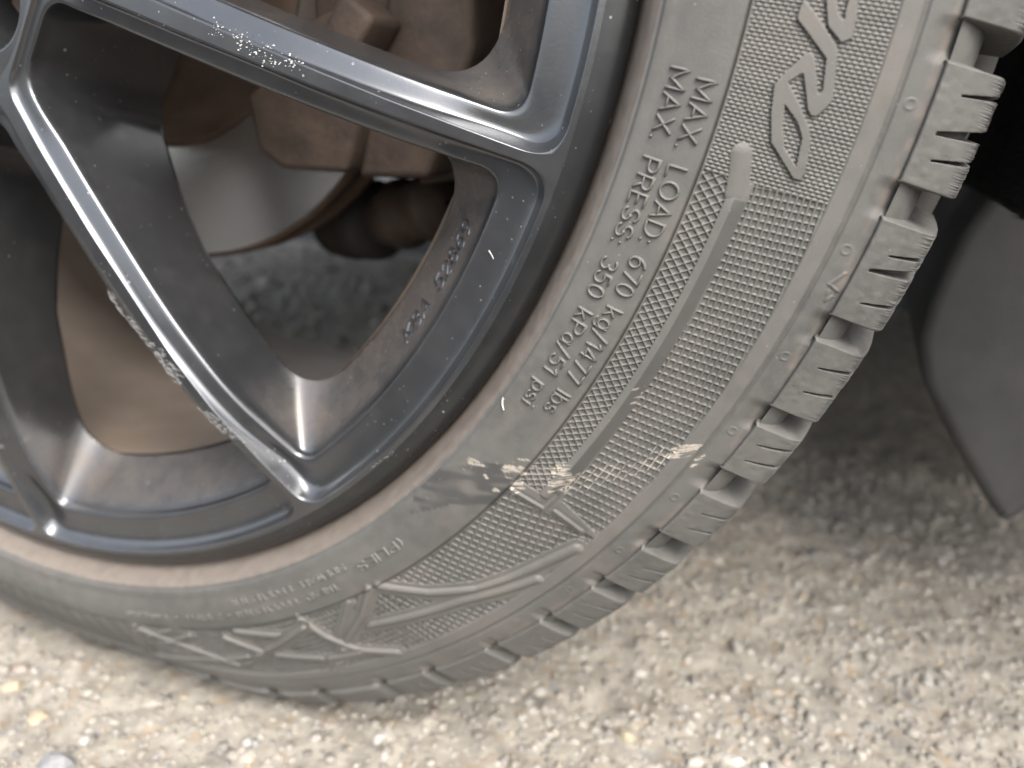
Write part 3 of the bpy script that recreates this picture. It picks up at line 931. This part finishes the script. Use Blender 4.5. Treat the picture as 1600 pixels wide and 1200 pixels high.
for k in range(10):
    o = add('spoke', sm, M_alloy, rim, (0, 0, H * S))
    o.rotation_euler = (0, -math.radians(A_SPOKE - 36 * k) - ROLL, 0)

# hub face with lug pockets
bm = bmesh.new()
def ring_pts(cx, cz, r, n): return [(cx + r * math.cos(2 * math.pi * i / n), cz + r * math.sin(2 * math.pi * i / n)) for i in range(n)]
yh = float(yf(HUB_R))
loops = [ring_pts(0, 0, HUB_R, 120)]
PK = [(47.5 * math.cos(math.radians(-44.4 + 72 * k)), 47.5 * math.sin(math.radians(-44.4 + 72 * k))) for k in range(5)]
for cx, cz in PK: loops.append(ring_pts(cx, cz, 17.3, 48))
edges = []
for lp in loops:
    vs = [bm.verts.new(axle((x, yh, z)) * S) for x, z in lp]
    edges += [bm.edges.new((vs[i], vs[(i + 1) % len(vs)])) for i in range(len(vs))]
bmesh.ops.triangle_fill(bm, use_beauty=True, use_dissolve=False, edges=edges)
me = bpy.data.meshes.new('hub_face'); bm.to_mesh(me); bm.free()
add('hub_face', me, M_alloy, rim)
for cx, cz in PK:
    rows = [(17.3, 0), (16.9, .15), (16.5, .6), (16.1, 1.5), (15.7, 4), (14.6, 24), (13.6, 26), (10, 26.5), (0.01, 26.5)]
    G = np.array([[(cx + r * math.cos(t), yh + d, cz + r * math.sin(t)) for r, d in rows] for t in np.linspace(0, 2 * math.pi, 49)[:-1]])
    add('lug_pocket', grid_mesh('lug_pocket', axle(G), wrap=True), M_alloy, rim)
    hexa = [(9.2 * math.cos(math.radians(60 * i)), 9.2 * math.sin(math.radians(60 * i))) for i in range(6)]
    Vb = axle([(cx + x, yh + 17, cz + z) for x, z in hexa] + [(cx + x, yh + 26, cz + z) for x, z in hexa])
    Fb = [[0, 1, 2, 3, 4, 5]] + [[i, i + 6, (i + 1) % 6 + 6, (i + 1) % 6] for i in range(6)]
    add('lug_bolt', make_mesh('lug_bolt', Vb, Fb, False), M_rust, rim)

# cast number on the slope behind the spokes
def on_slope(a, rr, z):
    # text runs with growing angle; letter tops point to the hub
    t = (10.5 - rr) / 17.0 * -1 + 0.0
    rb = 206.8 - rr
    yb_ = yl_(np.array(211.5)) + 2.7 + (211.5 - rb) / 17.0 * (yf(194.5) + 30 - yl_(np.array(211.5)) - 2.7)
    n_r, n_y = -math.sin(math.radians(55)), -math.cos(math.radians(55))
    th = np.radians(a)
    R2 = rb + n_r * z; Y2 = yb_ + n_y * z
    return axle(np.stack([R2 * np.cos(th), Y2, R2 * np.sin(th)], -1))
add('lettering', stroke_text('KBA 52869', -44.9, -33.4, 4.3, .42, .32, on_slope), M_alloy, rim)

# kerb scrapes on the spoke edge and on the rim band, salt crust on the upper spoke
def face_patch(name, outline, mat, parent, seed=0):
    """fine gouges inside an outline on the wheel face: thin raised slivers of bare metal"""
    r = random.Random(seed)
    O = np.array([(rr * math.cos(math.radians(a)), rr * math.sin(math.radians(a))) for a, rr in outline])
    def inside(x, z):
        c = False; j = len(O) - 1
        for i in range(len(O)):
            if (O[i, 1] > z) != (O[j, 1] > z) and x < (O[j, 0] - O[i, 0]) * (z - O[i, 1]) / (O[j, 1] - O[i, 1]) + O[i, 0]: c = not c
            j = i
        return c
    ctr = O.mean(0); U, sv, Vt = np.linalg.svd(O - ctr)
    main = Vt[0]
    V = []; F = []
    lo, hi = O.min(0), O.max(0)
    area = 0.5 * abs(sum(O[i - 1, 0] * O[i, 1] - O[i, 0] * O[i - 1, 1] for i in range(len(O))))
    want = int(area * 1.7) + 10; tries = 0
    while len(F) < want * 4 and tries < 6000:
        tries += 1
        x = r.uniform(lo[0], hi[0]); z = r.uniform(lo[1], hi[1])
        if not inside(x, z): continue
        t = r.gauss(.35, .3)
        d = np.array([main[0] * math.cos(t) - main[1] * math.sin(t), main[0] * math.sin(t) + main[1] * math.cos(t)])
        L = r.uniform(.35, 1.6); w = r.uniform(.05, .17)
        nrm = np.array([-d[1], d[0]])
        P2 = [np.array([x, z]) - d * L, np.array([x, z]) + nrm * w, np.array([x, z]) + d * L, np.array([x, z]) - nrm * w, np.array([x, z])]
        b = len(V)
        for k, q in enumerate(P2):
            rr = math.hypot(*q)
            V.append(axle((q[0], float(yf(rr)) - (.16 if k == 4 else -.06), q[1])))
        F += [[b, b + 1, b + 4], [b + 1, b + 2, b + 4], [b + 2, b + 3, b + 4], [b + 3, b, b + 4]]
    return add(name, make_mesh(name, np.array(V), F, False), mat, parent)
SCR = [
    [(-54.2, 226.26), (-53.34, 226.07), (-52.4, 226.62), (-51.22, 226.5), (-50.89, 227.45), (-50.45, 228.4), (-50.17, 230.2), (-50.59, 229.37), (-51.09, 227.6), (-51.71, 227.51), (-52.54, 227.0), (-53.79, 226.7)],
    [(-64.78, 135.67), (-63.83, 137.25), (-64.27, 139.47), (-64.5, 143.14), (-63.54, 147.61), (-63.51, 152.46), (-64.3, 150.23), (-64.6, 145.88), (-64.8, 140.55), (-65.0, 137.43)],
    [(-64.36, 150.91), (-63.51, 153.68), (-62.2, 158.79), (-62.16, 161.7), (-62.78, 161.57), (-62.19, 165.77), (-61.93, 170.44), (-62.87, 168.53), (-63.2, 171.34), (-63.4, 173.49), (-63.6, 169.06), (-63.8, 165.32), (-63.8, 159.89), (-64.0, 154.04)],
    [(-63.33, 176.6), (-63.2, 180.66), (-62.11, 183.87), (-61.86, 187.06), (-61.6, 193.11), (-61.68, 197.19), (-62.45, 193.74), (-63.1, 190.21), (-63.2, 185.96), (-63.3, 182.46)],
    [(-97.6, 179.7), (-96.9, 179.45), (-96.8, 180.27), (-97.4, 180.7)]]
for i, ol in enumerate(SCR):
    tag(face_patch('kerb_scrape', ol, M_bare, rim, seed=i), 'bright bare-metal kerb scrape on dark alloy')
salt_c = [(-25.1, 133.7), (-26.0, 133.5), (-25.5, 140.8), (-26.2, 140.5), (-26.4, 146.1), (-25.4, 150.6), (-26.3, 152.3), (-26.1, 156.9), (-25.6, 157.6), (-26.6, 149), (-25.5, 143)]
VV = []; FF = []
I0F = IF
cnt = 0
for (a, r) in salt_c:
    for k in range(13):
        aa = a + random.gauss(0, .28); r2 = r + random.gauss(0, 1.3); s_ = random.choice((.07, .1, .13, .16, .2, .3))
        t = math.radians(aa)
        c0 = axle((r2 * math.cos(t), float(yf(r2)) - .02, r2 * math.sin(t)))
        VV.append(BL[cnt % 24] * s_ * np.array([1, .6, 1]) + c0); FF.append(I0F + 42 * cnt); cnt += 1
so = add('salt_crust', make_mesh('salt_crust', np.concatenate(VV), np.concatenate(FF).astype(np.int32)), M_salt, rim)
tag(so, 'white dried salt specks on the upper spoke', kind='stuff')

# tiny loose fibres
def tube(pts, rad, n=8):
    P = np.array(pts, float); out = []
    for i, p in enumerate(P):
        d = P[min(i + 1, len(P) - 1)] - P[max(i - 1, 0)]; d /= np.linalg.norm(d)
        u = np.cross(d, [0, 1, .1]); u /= np.linalg.norm(u); w = np.cross(d, u)
        k = rad * (1.25 if i == 0 else .75 if i == len(P) - 1 else 1)
        out.append([p + k * (u * math.cos(t) + w * math.sin(t)) for t in np.linspace(0, 2 * math.pi, n, endpoint=False)])
    G = np.array(out)                               # (len, n, 3)
    G = np.concatenate([G, G[:, :1]], 1)
    return G
tp = [(-41.0, 241.25), (-41.2, 241.4), (-41.45, 242.1), (-41.7, 243.3)]
pts = [deform(a, r, yp(np.array(r)) - .28) for a, r in tp]
fb = add('fibre', grid_mesh('fibre', tube(pts, .28)), M_fibre)
tag(fb, 'short curved white fibre stuck on the tyre sidewall beside the rim', 'fibre')
tp = [(-33.6, 216.0), (-33.75, 217.1), (-33.95, 218.1)]
pts = [axle((r * math.cos(math.radians(a)), float(yl_(np.array(r))) - .1, r * math.sin(math.radians(a)))) for a, r in tp]
fb = add('fibre', grid_mesh('fibre', tube(pts, .16)), M_fibre)
tag(fb, 'tiny pale fibre lying on the grey ledge of the rim', 'fibre')

# ------------------------------------------------------------------ brake disc, caliper, joint
disc = add('brake_disc', revolve('brake_disc', [(73.5, 88.6), (76, 88.0), (100, 87.6), (123.8, 88.0)]), M_disc)
tag(disc, 'bare steel brake disc with rusty hat behind the spokes', 'brake disc')
add('disc_edge', revolve('disc_edge', [(123.8, 88.0), (125.2, 88.3), (126, 89.6), (126.2, 96), (118, 97), (118, 104), (126.2, 105), (126, 111), (124, 112), (76, 112)]), M_hat, disc)
add('disc_hat', revolve('disc_hat', [(20, 44), (66, 44), (70.5, 45.5), (72.8, 49), (73.6, 56), (73.9, 80), (75.5, 86), (77, 87.4)]), M_hat, disc)

def chunk(name, poly, ya, yb, mat, parent, bevel=3.0, roll=True):
    """polygon in (x, z) relative to the axle, extruded from ya to yb, bevelled"""
    bm = bmesh.new()
    put = (lambda x, y, z: axle((x, y, z)) * S) if roll else (lambda x, y, z: np.array([x, y, z + H]) * S)
    f0 = [bm.verts.new(put(x, ya, z)) for x, z in poly]
    f1 = [bm.verts.new(put(x, yb, z)) for x, z in poly]
    n = len(poly)
    bm.faces.new(f0); bm.faces.new(f1[::-1])
    for i in range(n): bm.faces.new((f0[i], f1[i], f1[(i + 1) % n], f0[(i + 1) % n]))
    bmesh.ops.recalc_face_normals(bm, faces=bm.faces)
    bmesh.ops.bevel(bm, geom=bm.edges[:], offset=bevel * S, segments=2, affect='EDGES', profile=.6)
    me = bpy.data.meshes.new(name); bm.to_mesh(me); bm.free()
    me.polygons.foreach_set('use_smooth', np.ones(len(me.polygons), bool))
    o = add(name, me, mat, parent)
    return o
cal = empty('brake_caliper', (0, 0, 0))
tag(cal, 'rusty brown cast brake caliper gripping the disc behind the upper spoke', 'brake caliper')
chunk('caliper_body', [(60, -64), (60, -84), (70, -92), (98, -96), (104, -86), (118, -60), (112, -40), (92, -44), (78, -58)], 60, 86, M_rust, cal)
chunk('bridge', [(99, -98), (128, -101), (152, -62), (158, -10), (146, 10), (122, -40), (108, -76)], 66, 150, M_rust, cal)
chunk('bracket', [(112, -104), (146, -101), (156, -80), (138, -72), (116, -92)], 86, 120, M_rust, cal, 2.5)
chunk('carrier', [(90, -46), (116, -58), (150, -20), (142, 34), (98, 24)], 68, 90, M_rust, cal, 2.5)
chunk('slide_pin', [(106, -52), (118, -40), (128, -50), (116, -62)], 46, 66, M_rust, cal, 2.5)

joint = empty('suspension_joint', (0, 0, 0))
tag(joint, 'dark ribbed rubber suspension boot below the brake caliper', 'suspension joint')
def lathe_along(name, p0, p1, prof, mat, parent):
    p0 = np.array(p0, float); p1 = np.array(p1, float); d = p1 - p0; L = np.linalg.norm(d); d /= L
    u = np.cross(d, [0, 0, 1]); u /= np.linalg.norm(u); w = np.cross(d, u)
    th = np.linspace(0, 2 * np.pi, 41)[:-1]
    G = np.array([[p0 + d * L * t + r * (u * math.cos(a) + w * math.sin(a)) for t, r in prof] for a in th])
    add(name, grid_mesh(name, axle(G), wrap=True), mat, parent)
lathe_along('boot', (8, 172, -122), (52, 152, -120), [(0, 6), (.02, 13), (.12, 17), (.2, 13), (.3, 18.5), (.4, 14), (.52, 19.5), (.62, 15), (.75, 20), (.9, 20), (.95, 17), (1, 4)], M_blackrub, joint)
lathe_along('bush', (52, 152, -120), (98, 136, -114), [(0, 4), (.05, 13), (.25, 15), (.3, 17), (.42, 17), (.47, 14), (.75, 14), (.8, 16.5), (.95, 16), (1, 2)], M_rust, joint)
lathe_along('arm', (20, 170, -100), (-180, 420, -60), [(0, 14), (.2, 15), (1, 18)], M_under, joint)
lathe_along('knuckle', (90, 135, -100), (110, 200, 40), [(0, 12), (.1, 26), (.6, 34), (1, 40)], M_under, joint)

# ------------------------------------------------------------------ car body round the wheel
body = empty('car_body', (0, 0, 0))
tag(body, 'dark underside of the car with felt arch liner and charcoal mud flap beside the tyre', 'car')
th = np.radians(np.linspace(-23.0, 200, 160))
def shell(name, prof, mat, jitter=0, th=th):
    prof = np.array(prof, float)
    P = np.stack([prof[None, :, 0] * np.cos(th)[:, None], np.repeat(prof[None, :, 1], len(th), 0), prof[None, :, 0] * np.sin(th)[:, None]], -1)
    return add(name, grid_mesh(name, axle(P), flip=True), mat, body)
shell('arch_liner', [(356, 62), (351, 66), (349, 90), (346, 140), (345, 200), (342, 240), (330, 252), (280, 262), (215, 268), (120, 272), (30, 274)], M_felt)
# fuzzy felt tufts on the visible corner of the liner
nf = 5200
fa = np.radians(rng.uniform(-23, 2, nf)); fy2 = rng.uniform(64, 235, nf)
fr = np.interp(fy2, [62, 90, 140, 200, 240], [351, 349, 346, 345, 342])
base = np.stack([fr * np.cos(fa), fy2, fr * np.sin(fa)], -1)
nrm = np.stack([-np.cos(fa), np.zeros(nf), -np.sin(fa)], -1)
side = rng.normal(size=(nf, 3)); tip = base + nrm * rng.uniform(1.5, 4.0, nf)[:, None] + side * 1.1
sd2 = np.cross(nrm, side); sd2 /= np.linalg.norm(sd2, axis=1)[:, None]
V = np.stack([base - sd2 * .35, base + sd2 * .35, tip], 1).reshape(-1, 3)
fo = add('felt_pile', make_mesh('felt_pile', axle(V), np.arange(nf * 3, dtype=np.int32).reshape(-1, 3), False), M_felt, body)
tag(fo, kind='stuff')
# mud flap
chunk('mud_flap', [(309, -150), (298, -180), (294, -197), (297, -218), (311, -248), (328, -280), (333, -286), (346, -273), (470, -262), (470, -90), (335, -110)], 196, 330, M_plastic, body, 6)
# body shell above and behind
def box(name, a, b, mat, parent, bevel=8):
    (xa, ya, za), (xb, yb, zb) = a, b
    return chunk(name, [(xa, za), (xb, za), (xb, zb), (xa, zb)], ya, yb, mat, parent, bevel, False)
box('underbody', (-620, 330, 0), (2200, 1500, 260), M_under, body, 20)
box('shade_floor_pan', (300, 334, -125), (2200, 1490, -4), M_under, body, 20)  # unseen low floor, added to darken the ground behind the tyre
box('sky_block_sill', (-2600, 1500, -125), (2200, 1600, 10), M_under, body, 20)  # unseen far sill, added and lengthened to block bright sky under the car
arch = [(373 * math.cos(t), 373 * math.sin(t)) for t in np.radians(np.linspace(14, 166, 60))]
poly = [(2200, arch[0][1])] + arch + [(-1200, arch[-1][1]), (-1200, 620), (2200, 620)]
chunk('fender', poly, -22, 6, M_paint, body, 3, False)
